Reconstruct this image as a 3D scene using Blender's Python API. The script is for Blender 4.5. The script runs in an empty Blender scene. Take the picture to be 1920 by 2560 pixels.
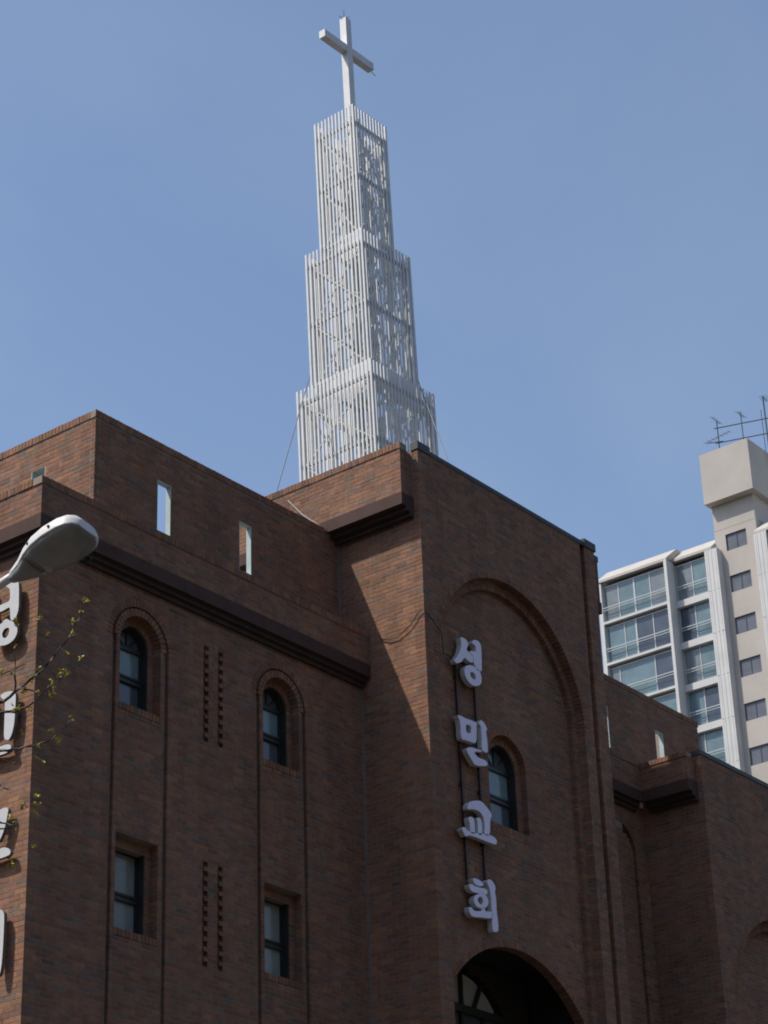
import bpy, math, random
import numpy as np
from mathutils import Vector, Matrix

random.seed(7)
rng = np.random.default_rng(11)
S = bpy.context.scene
COL = S.collection

# ------------------------------------------------------------------ camera, sky, sun, exposure
cam_d = bpy.data.cameras.new('camera')
cam = bpy.data.objects.new('camera', cam_d)
COL.objects.link(cam)
S.camera = cam
R_ = (0.622986, -0.781611, -0.031184)
U_ = (-0.338647, -0.305427, 0.889962)
F_ = (0.705129, 0.543873, 0.454967)
cam.matrix_world = Matrix(((R_[0], U_[0], -F_[0], 0), (R_[1], U_[1], -F_[1], 0), (R_[2], U_[2], -F_[2], 0), (0, 0, 0, 1)))
cam_d.sensor_fit = 'VERTICAL'
cam_d.sensor_height = 24.0
cam_d.sensor_width = 18.0
cam_d.lens = 24.0 * 5725.73 / 2560.0
cam_d.clip_start = 0.1
cam_d.clip_end = 4000

TO_SUN = Vector((-0.565, 0.395, 1.0)).normalized()
W = bpy.data.worlds.new('World')
S.world = W
W.use_nodes = True
wn = W.node_tree.nodes
bg = wn['Background']
sky = wn.new('ShaderNodeTexSky')
sky.sky_type = 'NISHITA'
sky.sun_disc = False
sky.sun_elevation = math.asin(TO_SUN.z)
sky.sun_rotation = math.atan2(TO_SUN.x, TO_SUN.y)
sky.altitude = 50
sky.air_density = 1.0
sky.dust_density = 1.25
sky.ozone_density = 1.0
# thin high haze: faint pale wisps in the sky
tcw = wn.new('ShaderNodeTexCoord'); mpw = wn.new('ShaderNodeMapping'); mpw.inputs['Rotation'].default_value = (0.3, 0.5, 0.9); mpw.inputs['Scale'].default_value = (1.2, 4.0, 2.2)
nzw = wn.new('ShaderNodeTexNoise'); nzw.inputs['Scale'].default_value = 1.6; nzw.inputs['Detail'].default_value = 7; nzw.inputs['Roughness'].default_value = 0.55; nzw.inputs['Distortion'].default_value = 0.6
rgw = wn.new('ShaderNodeMapRange'); rgw.inputs['From Min'].default_value = 0.42; rgw.inputs['From Max'].default_value = 0.75; rgw.inputs['To Min'].default_value = 0.0; rgw.inputs['To Max'].default_value = 0.085
mxw = wn.new('ShaderNodeMix'); mxw.data_type = 'RGBA'; mxw.inputs[7].default_value = (4.3, 4.7, 5.2, 1)
for a_, b_ in ((tcw.outputs['Generated'], mpw.inputs['Vector']), (mpw.outputs[0], nzw.inputs['Vector']), (nzw.outputs['Fac'], rgw.inputs['Value']), (rgw.outputs[0], mxw.inputs[0]), (sky.outputs[0], mxw.inputs[6]), (mxw.outputs[2], bg.inputs[0])):
    W.node_tree.links.new(a_, b_)
bg.inputs[1].default_value = 0.132

sun_d = bpy.data.lights.new('sun', 'SUN')
sun_d.energy = 3.1
sun_d.angle = math.radians(0.5)
sun_d.color = (1.0, 0.94, 0.85)
sun = bpy.data.objects.new('sun', sun_d)
COL.objects.link(sun)
sun.rotation_euler = (-TO_SUN).to_track_quat('-Z', 'Y').to_euler()

S.render.engine = 'CYCLES'
S.cycles.filter_width = 1.9
S.view_settings.view_transform = 'Standard'
S.view_settings.look = 'None'
S.view_settings.gamma = 1
S.view_settings.use_curve_mapping = False
S.view_settings.exposure = 0.35

# ------------------------------------------------------------------ helpers
def tag(o, label=None, cat=None, group=None, kind=None):
    if label: o['label'] = label
    if cat: o['category'] = cat
    if group: o['group'] = group
    if kind: o['kind'] = kind
    return o

def empty(name, loc, label, cat, group=None):
    o = bpy.data.objects.new(name, None)
    COL.objects.link(o)
    o.location = loc
    o.empty_display_size = 0.2
    return tag(o, label, cat, group)

def put(name, me, parent=None):
    o = bpy.data.objects.new(name, me)
    COL.objects.link(o)
    if parent is not None:
        o.parent = parent
        w = Vector((0, 0, 0))
        q = parent
        while q is not None:
            w += q.location
            q = q.parent
        o.location = -w
    return o

class MB:
    def __init__(s):
        s.v = []; s.f = []
    def hexa(s, p, skip=()):
        # p: 8 points, 0-3 one end (ccw seen from outside of that end), 4-7 the other end
        n = len(s.v); s.v += [tuple(q) for q in p]
        fs = [(3, 2, 1, 0), (4, 5, 6, 7), (0, 1, 5, 4), (1, 2, 6, 5), (2, 3, 7, 6), (3, 0, 4, 7)]
        for i, f in enumerate(fs):
            if i not in skip: s.f.append(tuple(n + k for k in f))
        return s
    def box(s, x0, x1, y0, y1, z0, z1, skip=()):
        return s.hexa([(x0, y0, z0), (x1, y0, z0), (x1, y1, z0), (x0, y1, z0), (x0, y0, z1), (x1, y0, z1), (x1, y1, z1), (x0, y1, z1)], skip)
    def bar(s, a, b, w, h=None, up=(0, 0, 1)):
        a = Vector(a); b = Vector(b); d = (b - a).normalized(); h = h or w
        up = Vector(up)
        if abs(d.dot(up)) > 0.98: up = Vector((0, 1, 0))
        r = d.cross(up).normalized() * (w / 2); u = r.cross(d).normalized() * (h / 2)
        return s.hexa([a - r - u, a + r - u, a + r + u, a - r + u, b - r - u, b + r - u, b + r + u, b - r + u])
    def tube(s, pts, rad, n=6):
        pts = [Vector(p) for p in pts]
        if not isinstance(rad, (list, tuple)): rad = [rad] * len(pts)
        base = len(s.v); ref = Vector((0.31, 0.22, 0.92))
        for i, p in enumerate(pts):
            d = (pts[min(i + 1, len(pts) - 1)] - pts[max(i - 1, 0)]).normalized()
            r = d.cross(ref).normalized(); u = r.cross(d)
            for k in range(n):
                t = 2 * math.pi * k / n
                s.v.append(tuple(p + (r * math.cos(t) + u * math.sin(t)) * rad[i]))
        for i in range(len(pts) - 1):
            for k in range(n):
                a = base + i * n + k; b = base + i * n + (k + 1) % n
                s.f.append((a, b, b + n, a + n))
        s.f.append(tuple(base + k for k in range(n))[::-1])
        e = base + (len(pts) - 1) * n
        s.f.append(tuple(e + k for k in range(n)))
        return s
    def mesh(s, name, mat, smooth=False):
        me = bpy.data.meshes.new(name)
        me.from_pydata(s.v, [], s.f)
        import bmesh
        bm = bmesh.new(); bm.from_mesh(me)
        bmesh.ops.recalc_face_normals(bm, faces=bm.faces)
        bm.to_mesh(me); bm.free()
        if mat: me.materials.append(mat)
        if smooth:
            for p in me.polygons: p.use_smooth = True
        return me
    def build(s, name, mat, parent=None, smooth=False):
        return put(name, s.mesh(name, mat, smooth), parent)

# ------------------------------------------------------------------ materials
def new_mat(name):
    m = bpy.data.materials.new(name); m.use_nodes = True
    nt = m.node_tree
    return m, nt, nt.nodes['Principled BSDF']

def N(nt, kind, **kw):
    n = nt.nodes.new(kind)
    for k, v in kw.items():
        if hasattr(n, k): setattr(n, k, v)
        else: n.inputs[k].default_value = v
    return n

def grime_mat(name, col, rough=0.6, var=0.18, scale=2.0, streak=0.0, bump=0.0, bscale=60, metallic=0, dirt=(0.16, 0.14, 0.11), spec=0.4):
    """plain paint / plaster / metal with mottled wear and optional vertical rain streaks"""
    m, nt, b = new_mat(name)
    L = nt.links
    tc = N(nt, 'ShaderNodeTexCoord')
    n1 = N(nt, 'ShaderNodeTexNoise', Scale=scale, Detail=8.0, Roughness=0.65)
    L.new(tc.outputs['Object'], n1.inputs['Vector'])
    r1 = N(nt, 'ShaderNodeMapRange'); r1.inputs['From Min'].default_value = 0.3; r1.inputs['From Max'].default_value = 0.7
    r1.inputs['To Min'].default_value = 1 - var; r1.inputs['To Max'].default_value = 1 + var * 0.6
    L.new(n1.outputs['Fac'], r1.inputs['Value'])
    mul = N(nt, 'ShaderNodeMix', data_type='RGBA', blend_type='MULTIPLY'); mul.inputs[0].default_value = 1
    mul.inputs[6].default_value = (*col, 1)
    L.new(r1.outputs[0], mul.inputs[7])
    out = mul.outputs[2]
    if streak > 0:
        mp = N(nt, 'ShaderNodeMapping'); mp.inputs['Scale'].default_value = (3.0, 3.0, 0.16)
        L.new(tc.outputs['Object'], mp.inputs['Vector'])
        n2 = N(nt, 'ShaderNodeTexNoise', Scale=1.4, Detail=6.0, Roughness=0.7)
        L.new(mp.outputs[0], n2.inputs['Vector'])
        r2 = N(nt, 'ShaderNodeMapRange'); r2.inputs['From Min'].default_value = 0.52; r2.inputs['From Max'].default_value = 0.78
        r2.inputs['To Min'].default_value = 0; r2.inputs['To Max'].default_value = streak
        L.new(n2.outputs['Fac'], r2.inputs['Value'])
        mx = N(nt, 'ShaderNodeMix', data_type='RGBA'); L.new(r2.outputs[0], mx.inputs[0])
        L.new(out, mx.inputs[6]); mx.inputs[7].default_value = (*dirt, 1)
        out = mx.outputs[2]
    L.new(out, b.inputs['Base Color'])
    b.inputs['Roughness'].default_value = rough
    b.inputs['Metallic'].default_value = metallic
    b.inputs['Specular IOR Level'].default_value = spec
    if bump > 0:
        n3 = N(nt, 'ShaderNodeTexNoise', Scale=bscale, Detail=4.0)
        L.new(tc.outputs['Object'], n3.inputs['Vector'])
        bp = N(nt, 'ShaderNodeBump', Strength=bump, Distance=0.01)
        L.new(n3.outputs['Fac'], bp.inputs['Height']); L.new(bp.outputs[0], b.inputs['Normal'])
    return m

def brick_mat(name, source):
    m, nt, b = new_mat(name)
    L = nt.links
    if source == 'attr':
        a = N(nt, 'ShaderNodeAttribute', attribute_name='brick_tone'); col = a.outputs['Color']
    else:
        a = N(nt, 'ShaderNodeObjectInfo'); col = a.outputs['Color']
    geo = N(nt, 'ShaderNodeNewGeometry')
    n1 = N(nt, 'ShaderNodeTexNoise', Scale=14.0, Detail=8.0, Roughness=0.7)
    L.new(geo.outputs['Position'], n1.inputs['Vector'])
    r1 = N(nt, 'ShaderNodeMapRange'); r1.inputs['From Min'].default_value = 0.3; r1.inputs['From Max'].default_value = 0.7
    r1.inputs['To Min'].default_value = 0.72; r1.inputs['To Max'].default_value = 1.22
    L.new(n1.outputs['Fac'], r1.inputs['Value'])
    mul = N(nt, 'ShaderNodeMix', data_type='RGBA', blend_type='MULTIPLY'); mul.inputs[0].default_value = 1
    L.new(col, mul.inputs[6]); L.new(r1.outputs[0], mul.inputs[7])
    # rain streaks and soot with a shape of their own
    mp = N(nt, 'ShaderNodeMapping'); mp.inputs['Scale'].default_value = (1.6, 1.6, 0.22)
    L.new(geo.outputs['Position'], mp.inputs['Vector'])
    n2 = N(nt, 'ShaderNodeTexNoise', Scale=1.5, Detail=7.0, Roughness=0.62)
    L.new(mp.outputs[0], n2.inputs['Vector'])
    r2 = N(nt, 'ShaderNodeMapRange'); r2.inputs['From Min'].default_value = 0.38; r2.inputs['From Max'].default_value = 0.68
    r2.inputs['To Min'].default_value = 0.80; r2.inputs['To Max'].default_value = 1.12
    L.new(n2.outputs['Fac'], r2.inputs['Value'])
    mu2 = N(nt, 'ShaderNodeMix', data_type='RGBA', blend_type='MULTIPLY'); mu2.inputs[0].default_value = 1
    L.new(mul.outputs[2], mu2.inputs[6]); L.new(r2.outputs[0], mu2.inputs[7])
    # pale salt bloom in a few patches
    n4 = N(nt, 'ShaderNodeTexNoise', Scale=0.9, Detail=9.0, Roughness=0.7)
    L.new(geo.outputs['Position'], n4.inputs['Vector'])
    r4 = N(nt, 'ShaderNodeMapRange'); r4.inputs['From Min'].default_value = 0.60; r4.inputs['From Max'].default_value = 0.80
    r4.inputs['To Min'].default_value = 0.0; r4.inputs['To Max'].default_value = 0.25
    L.new(n4.outputs['Fac'], r4.inputs['Value'])
    mx4 = N(nt, 'ShaderNodeMix', data_type='RGBA'); L.new(r4.outputs[0], mx4.inputs[0]); L.new(mu2.outputs[2], mx4.inputs[6]); mx4.inputs[7].default_value = (0.36, 0.31, 0.28, 1)
    L.new(mx4.outputs[2], b.inputs['Base Color'])
    b.inputs['Roughness'].default_value = 0.85
    b.inputs['Specular IOR Level'].default_value = 0.25
    n3 = N(nt, 'ShaderNodeTexNoise', Scale=120.0, Detail=4.0)
    L.new(geo.outputs['Position'], n3.inputs['Vector'])
    bp = N(nt, 'ShaderNodeBump', Strength=0.5, Distance=0.004)
    L.new(n3.outputs['Fac'], bp.inputs['Height']); L.new(bp.outputs[0], b.inputs['Normal'])
    return m

def glass_mat(name, col, rough=0.08, spec=0.5, var=0.25):
    m = grime_mat(name, col, rough=rough, var=var, scale=1.2, spec=spec)
    return m

M = {}
M['brick'] = brick_mat('brick_field', 'attr')
M['brick1'] = brick_mat('brick_single', 'obj')
M['mortar'] = grime_mat('mortar', (0.325, 0.275, 0.235), 0.95, 0.22, 9, bump=0.4, bscale=90, spec=0.1)
M['fascia'] = grime_mat('fascia_paint', (0.090, 0.054, 0.046), 0.75, 0.2, 3, streak=0.35, dirt=(0.13, 0.09, 0.08), spec=0.15)
M['coping'] = grime_mat('coping_metal', (0.052, 0.046, 0.044), 0.5, 0.25, 5, streak=0.3)
M['lining'] = grime_mat('slot_plaster', (0.47, 0.56, 0.55), 0.7, 0.12, 6, streak=0.3, dirt=(0.25, 0.3, 0.3))
M['frame'] = grime_mat('window_frame', (0.036, 0.040, 0.038), 0.4, 0.2, 8)
M['glassr'] = glass_mat('church_glass_grey', (0.27, 0.30, 0.285), 0.15, 0.6)
M['glass'] = glass_mat('church_glass', (0.21, 0.30, 0.32), 0.12, 0.6)
M['glassd'] = glass_mat('church_glass_dark', (0.11, 0.125, 0.14), 0.1, 0.6)
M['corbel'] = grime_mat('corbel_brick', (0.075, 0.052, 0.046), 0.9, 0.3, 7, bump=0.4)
M['porch'] = grime_mat('porch_shade', (0.035, 0.030, 0.026), 0.8, 0.3, 3)  # near-black lining colour stands in for the porch's deep shade
M['fan'] = glass_mat('fanlight_glass', (0.56, 0.57, 0.56), 0.25, 0.5)
M['white'] = grime_mat('steeple_paint', (0.73, 0.735, 0.73), 0.45, 0.10, 4, streak=0.3, dirt=(0.5, 0.48, 0.42))
M['signs'] = grime_mat('sign_edge', (0.66, 0.64, 0.60), 0.5, 0.1, 6)
M['inner_shade'] = grime_mat('steeple_inner_frame', (0.42, 0.44, 0.43), 0.5, 0.2, 4)  # greyer than the slats: interior shade is put into this colour
M['signd'] = grime_mat('side_sign_edge', (0.13, 0.14, 0.11), 0.5, 0.2, 6)
M['signw'] = grime_mat('side_sign_face', (0.62, 0.62, 0.62), 0.4, 0.1, 5, streak=0.3, dirt=(0.4, 0.38, 0.33))
M['sign'] = grime_mat('sign_face', (0.88, 0.80, 0.98), 0.35, 0.05, 6)
M['rail'] = grime_mat('sign_rail', (0.055, 0.02, 0.018), 0.5, 0.3, 10)
M['seal'] = grime_mat('sealant', (0.20, 0.20, 0.19), 0.8, 0.2, 9)
M['wire'] = grime_mat('wire', (0.02, 0.02, 0.02), 0.6, 0.2, 9)
M['cable'] = grime_mat('steel_cable', (0.16, 0.17, 0.18), 0.5, 0.2, 9)
M['pipe'] = grime_mat('pale_pipe', (0.45, 0.42, 0.38), 0.5, 0.2, 9)
M['aptw'] = grime_mat('apartment_white', (0.60, 0.59, 0.575), 0.75, 0.10, 0.7, streak=0.3, dirt=(0.46, 0.43, 0.38))
M['aptb'] = grime_mat('apartment_beige', (0.46, 0.415, 0.375), 0.8, 0.10, 0.4, streak=0.18, dirt=(0.4, 0.36, 0.31))
M['aptr'] = grime_mat('apartment_roof', (0.48, 0.45, 0.41), 0.8, 0.12, 0.9, streak=0.25, dirt=(0.5, 0.42, 0.36))
M['ag1'] = glass_mat('balcony_glass_teal', (0.15, 0.225, 0.25), 0.08, 0.6)
M['ag2'] = glass_mat('balcony_glass_grey', (0.19, 0.215, 0.23), 0.08, 0.6)
M['ag3'] = glass_mat('balcony_glass_dark', (0.075, 0.095, 0.125), 0.08, 0.6)
M['ag4'] = glass_mat('stair_glass', (0.13, 0.135, 0.16), 0.2, 0.5)
M['afr'] = grime_mat('aluminium', (0.50, 0.51, 0.52), 0.4, 0.08, 3)
M['ant'] = grime_mat('antenna_steel', (0.06, 0.065, 0.07), 0.5, 0.3, 5)
M['lamp'] = grime_mat('lamp_paint', (0.72, 0.71, 0.69), 0.4, 0.08, 14, streak=0.2, dirt=(0.4, 0.38, 0.33))
M['lens'] = glass_mat('lamp_bowl', (0.28, 0.275, 0.26), 0.2, 0.5, var=0.5)
M['bark'] = grime_mat('bark', (0.13, 0.095, 0.085), 0.85, 0.3, 20, bump=0.5)
M['leaf'] = grime_mat('young_leaf', (0.52, 0.46, 0.07), 0.5, 0.35, 30)
M['ground'] = grime_mat('asphalt_ground', (0.055, 0.048, 0.040), 0.9, 0.25, 0.5, bump=0.3)
M['wood'] = grime_mat('added_ridge_woods', (0.050, 0.045, 0.028), 0.95, 0.5, 0.12, bump=0.3, bscale=1.0)  # cover for the added ridge outside the view
M['roof'] = grime_mat('roof_slab', (0.20, 0.195, 0.19), 0.9, 0.2, 1.2)

# plain courses for the walls that stand outside the frame
def far_brick():
    m, nt, b = new_mat('far_brickwork')
    L = nt.links
    tc = N(nt, 'ShaderNodeTexCoord')
    sp = N(nt, 'ShaderNodeSeparateXYZ'); L.new(tc.outputs['Object'], sp.inputs[0])
    ad = N(nt, 'ShaderNodeMath', operation='ADD'); L.new(sp.outputs[0], ad.inputs[0]); L.new(sp.outputs[1], ad.inputs[1])
    cb = N(nt, 'ShaderNodeCombineXYZ'); L.new(ad.outputs[0], cb.inputs[0]); L.new(sp.outputs[2], cb.inputs[1])
    br = N(nt, 'ShaderNodeTexBrick'); L.new(cb.outputs[0], br.inputs['Vector'])
    br.inputs['Scale'].default_value = 1.0
    br.inputs['Brick Width'].default_value = 0.2; br.inputs['Row Height'].default_value = 0.067
    br.inputs['Mortar Size'].default_value = 0.005
    br.inputs['Color1'].default_value = (0.15, 0.07, 0.05, 1); br.inputs['Color2'].default_value = (0.09, 0.07, 0.06, 1)
    br.inputs['Mortar'].default_value = (0.21, 0.195, 0.18, 1)
    L.new(br.outputs['Color'], b.inputs['Base Color']); b.inputs['Roughness'].default_value = 0.9
    return m
M['farbrick'] = far_brick()
# letter outlines (wall coordinates of each stroke, hole or None)
FRONT={'seong':[([(25.636,13.96),(25.726,13.968),(25.796,13.949),(25.827,13.893),(25.779,13.827),(25.768,13.785),(25.863,13.763),(25.932,13.727),(25.924,13.633),(25.851,13.61),(25.756,13.637),(25.696,13.646),(25.63,13.548),(25.486,13.474),(25.434,13.526),(25.506,13.582),(25.576,13.671),(25.622,13.768),(25.645,13.842),(25.632,13.904)],None),([(25.988,14.029),(26.079,14.042),(26.146,14.005),(26.155,13.924),(26.153,13.839),(26.146,13.67),(26.136,13.557),(26.081,13.54),(26.019,13.539),(25.982,13.585),(25.941,13.622),(25.943,13.705),(25.914,13.754),(25.858,13.77),(25.856,13.804),(25.945,13.822),(26.005,13.833),(26.017,13.912),(25.994,13.947),(25.924,13.949),(25.927,13.984)],None),([(25.821,13.564),(25.924,13.575),(26.026,13.566),(26.1,13.523),(26.124,13.447),(26.112,13.361),(26.055,13.297),(25.923,13.25),(25.822,13.255),(25.737,13.302),(25.692,13.37),(25.685,13.442),(25.728,13.513)],[(25.838,13.454),(25.916,13.473),(25.97,13.441),(25.977,13.377),(25.932,13.351),(25.861,13.365),(25.829,13.405)]),],
'min':[([(25.46,12.651),(25.56,12.656),(25.672,12.649),(25.799,12.663),(25.93,12.661),(25.919,12.585),(25.902,12.323),(25.77,12.309),(25.619,12.298),(25.531,12.281),(25.513,12.371),(25.521,12.469),(25.504,12.576),(25.47,12.614)],[(25.653,12.563),(25.786,12.57),(25.771,12.437),(25.65,12.426)]),([(26.02,12.736),(26.109,12.73),(26.168,12.674),(26.193,12.632),(26.152,12.58),(26.173,12.53),(26.183,12.403),(26.177,12.254),(26.105,12.243),(26.03,12.254),(26.043,12.492),(26.04,12.636),(25.986,12.661)],None),([(25.639,12.172),(25.738,12.225),(25.94,12.238),(26.017,12.244),(26.015,12.221),(25.848,12.186),(25.832,12.147),(25.893,12.121),(25.954,12.106),(26.082,12.118),(26.151,12.097),(26.152,12.05),(26.073,12.012),(25.842,11.964),(25.794,11.99),(25.701,12.075),(25.655,12.122)],None),],
'gyo':[([(25.588,11.277),(25.669,11.363),(25.898,11.433),(25.984,11.42),(26.116,11.353),(26.189,11.293),(26.177,11.251),(26.144,11.211),(26.115,10.948),(25.978,10.921),(25.995,11.119),(25.977,11.192),(25.907,11.252),(25.822,11.268),(25.709,11.25),(25.588,11.215)],None),([(25.611,11.108),(25.711,11.131),(25.745,11.086),(25.745,10.878),(25.633,10.87),(25.631,10.995),(25.607,11.058)],None),([(25.804,11.144),(25.887,11.166),(25.928,11.117),(25.928,10.908),(25.817,10.892),(25.826,11.06)],None),([(25.474,10.925),(25.534,10.909),(25.581,10.883),(25.741,10.897),(25.98,10.942),(26.131,10.96),(26.243,10.949),(26.29,10.906),(26.259,10.844),(26.171,10.838),(25.946,10.836),(25.699,10.836),(25.576,10.82),(25.512,10.781),(25.466,10.823),(25.422,10.881)],None),],
'hoe':[([(25.622,10.187),(25.711,10.208),(25.841,10.193),(25.891,10.16),(25.864,10.123),(25.746,10.1),(25.661,10.124)],None),([(25.527,10.076),(25.601,10.098),(25.686,10.077),(25.936,10.108),(25.983,10.074),(25.957,10.019),(25.854,10.008),(25.62,9.981),(25.55,10.01)],None),([(25.796,10.011),(25.913,10.016),(25.985,9.967),(25.984,9.886),(25.91,9.812),(25.791,9.779),(25.676,9.79),(25.624,9.849),(25.645,9.93)],[(25.777,9.955),(25.835,9.956),(25.86,9.912),(25.841,9.854),(25.781,9.831),(25.732,9.865),(25.73,9.909)]),([(25.5,9.742),(25.572,9.74),(25.626,9.708),(25.808,9.74),(25.819,9.799),(25.896,9.813),(25.897,9.76),(26.075,9.796),(26.065,9.687),(25.794,9.648),(25.575,9.609),(25.507,9.655)],None),([(26.023,10.268),(26.097,10.271),(26.171,10.207),(26.185,10.165),(26.156,10.104),(26.184,10.021),(26.178,9.822),(26.201,9.631),(26.192,9.526),(26.071,9.493),(26.051,9.527),(26.062,9.779),(26.061,10.029),(26.027,10.147),(25.992,10.184),(25.966,10.223)],None),],
}
SIDE={'seong':[([(20.03,12.657),(19.944,12.679),(19.845,12.662),(19.792,12.632),(19.779,12.568),(19.766,12.301),(19.778,12.208),(19.819,12.138),(19.87,12.119),(19.911,12.136),(19.928,12.325),(19.986,12.325),(20.054,12.312),(20.182,12.316),(20.221,12.381),(20.165,12.408),(20.049,12.411),(19.934,12.415),(19.945,12.59),(20.005,12.631)],None),([(20.034,12.174),(19.977,12.178),(19.928,12.137),(19.845,12.094),(19.777,12.008),(19.772,11.92),(19.819,11.848),(19.908,11.814),(20.011,11.815),(20.104,11.838),(20.189,11.898),(20.23,11.989),(20.224,12.083),(20.17,12.128),(20.066,12.14)],[(20.025,12.04),(19.969,12.051),(19.927,12.032),(19.919,11.991),(19.938,11.936),(19.983,11.91),(20.036,11.93),(20.057,11.989)]),([(20.439,12.653),(20.367,12.63),(20.349,12.536),(20.256,12.383),(20.191,12.284),(20.26,12.27),(20.351,12.404),(20.39,12.451),(20.441,12.352),(20.529,12.264),(20.605,12.331),(20.504,12.407),(20.442,12.529)],None),],
'min':[([(20.036,11.143),(19.957,11.159),(19.855,11.151),(19.774,11.119),(19.75,11.079),(19.745,11.01),(19.746,10.843),(19.753,10.679),(19.785,10.563),(19.826,10.499),(19.871,10.499),(19.929,10.535),(19.933,10.778),(19.937,11.014),(19.945,11.058),(20.01,11.098)],None),([(20.384,10.733),(20.315,10.723),(20.276,10.504),(20.162,10.482),(19.99,10.444),(19.901,10.449),(19.822,10.432),(19.784,10.397),(19.8,10.352),(19.871,10.33),(19.983,10.331),(20.152,10.338),(20.336,10.378),(20.365,10.478)],None),([(20.52,11.177),(20.104,11.145),(20.091,10.771),(20.468,10.79)],[(20.421,11.09),(20.202,11.071),(20.195,10.883),(20.395,10.888)]),],
'gyo':[([(20.305,9.629),(19.936,9.611),(19.87,9.62),(19.814,9.609),(19.785,9.582),(19.793,9.536),(19.818,9.414),(19.851,9.326),(19.89,9.248),(19.942,9.197),(20.005,9.236),(19.961,9.321),(19.935,9.426),(19.924,9.52),(20.287,9.544)],None),([(20.368,9.114),(20.178,9.106),(20.196,9.281),(20.124,9.28),(20.1,9.099),(19.903,9.108),(19.837,9.109),(19.759,9.082),(19.713,9.032),(19.721,8.995),(19.775,8.984),(19.895,8.98),(20.115,8.992),(20.35,9.023)],None),],
'hoe':[([(19.964,8.324),(19.853,8.341),(19.798,8.31),(19.773,8.254),(19.77,7.962),(19.778,7.684),(19.801,7.541),(19.878,7.519),(19.92,7.993),(19.941,8.224)],None),([(20.344,8.082),(19.996,8.084),(19.99,8.008),(20.338,7.996)],None),([(20.173,7.952),(20.064,7.911),(20.018,7.826),(20.079,7.745),(20.185,7.748),(20.258,7.819),(20.251,7.912)],[(20.155,7.883),(20.1,7.862),(20.097,7.814),(20.149,7.797),(20.187,7.842)]),],
}
# twig and bud points
TWIGS={'A':[(7.156,8.938,4.147),(7.121,8.366,4.335),(7.471,8.5,4.562),(7.285,8.113,4.475),(7.572,8.395,4.651),(7.311,8.033,4.519),(7.622,8.343,4.72),(7.338,7.947,4.574),(7.683,8.269,4.8),(7.363,7.859,4.636),(7.727,8.197,4.9),(7.386,7.752,4.735),(7.766,8.11,5.021),(7.384,7.69,4.803),(7.78,8.062,5.11),(7.374,7.622,4.893),(7.771,8.035,5.194)],
'A2':[(7.579,8.296,4.693),(7.378,8.024,4.547),(7.653,8.265,4.691),(7.413,7.968,4.525)],
'A3':[(7.567,8.315,4.677),(7.313,8.045,4.612),(7.541,8.294,4.819),(7.258,7.981,4.748)],
'B':[(7.014,8.76,4.065),(7.25,8.549,4.422),(7.31,8.348,4.473),(7.445,8.288,4.515),(7.464,8.233,4.511),(7.489,8.204,4.519),(7.522,8.207,4.538),(7.51,8.134,4.533),(7.585,8.161,4.593),(7.523,8.049,4.588),(7.641,8.102,4.678),(7.549,7.951,4.641),(7.674,8.072,4.75)],
'C':[(6.89,8.606,3.993),(7.407,8.777,4.306),(7.244,8.227,4.215),(7.641,8.491,4.414),(7.37,8.13,4.242),(7.696,8.408,4.416),(7.454,8.07,4.273),(7.744,8.323,4.43),(7.528,8.018,4.306),(7.786,8.223,4.473),(7.594,7.948,4.388),(7.8,8.138,4.535)],
'D':[(7.035,8.337,4.09),(7.639,8.642,4.413),(7.281,8.089,4.157),(7.745,8.554,4.398),(7.343,8.041,4.148)],
'E':[(7.058,8.744,3.426),(7.59,8.771,3.978),(7.413,8.212,3.894),(7.787,8.578,4.072),(7.457,8.155,3.878)],
'F':[(7.409,8.561,3.883),(7.622,8.441,3.968),(7.581,8.34,3.941),(7.691,8.405,3.998)],
'G':[(7.344,8.659,4.479),(7.188,8.189,4.545),(7.507,8.323,4.771),(7.326,8.039,4.656),(7.554,8.224,4.803)],
'H':[(7.612,8.645,4.429),(7.267,8.155,4.085),(7.744,8.593,4.277),(7.353,8.117,4.033),(7.784,8.553,4.258)]}
LEAVES=[(7.505,7.758,5.009),(7.517,7.781,4.956),(7.499,7.829,4.908),(7.52,7.84,4.858),(7.376,7.937,4.921),(7.425,7.934,4.852),(7.29,8.03,4.896),(7.524,7.894,4.763),(7.584,7.853,4.735),(7.451,8.008,4.686),(7.537,7.936,4.671),(7.51,7.983,4.635),(7.531,7.989,4.591),(7.53,8.005,4.564),(7.484,8.044,4.571),(7.447,8.046,4.627),(7.429,8.135,4.5),(7.64,7.966,4.448),(7.59,8.045,4.392),(7.617,8.039,4.354),(7.558,8.109,4.328),(7.479,8.157,4.374),(7.585,8.128,4.245),(7.414,8.155,4.488),(7.426,8.095,4.575),(7.365,8.104,4.656),(7.479,8.094,4.49),(7.316,8.153,4.648),(7.526,7.955,4.656),(7.554,7.921,4.669),(7.621,8.18,4.077),(7.636,8.184,4.041),(7.639,8.199,4.002),(7.588,8.23,4.037),(7.578,8.279,3.956),(7.555,8.292,3.973),(7.674,8.241,3.847),(7.59,8.288,3.913),(7.612,8.335,3.766)]
# ------------------------------------------------------------------ ground
g = MB()
g.v = [(-900, -900, -1.6), (1500, -900, -1.6), (1500, 1500, -1.6), (-900, 1500, -1.6)]; g.f = [(0, 1, 2, 3)]
tag(g.build('ground', M['ground']), kind='structure')

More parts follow.
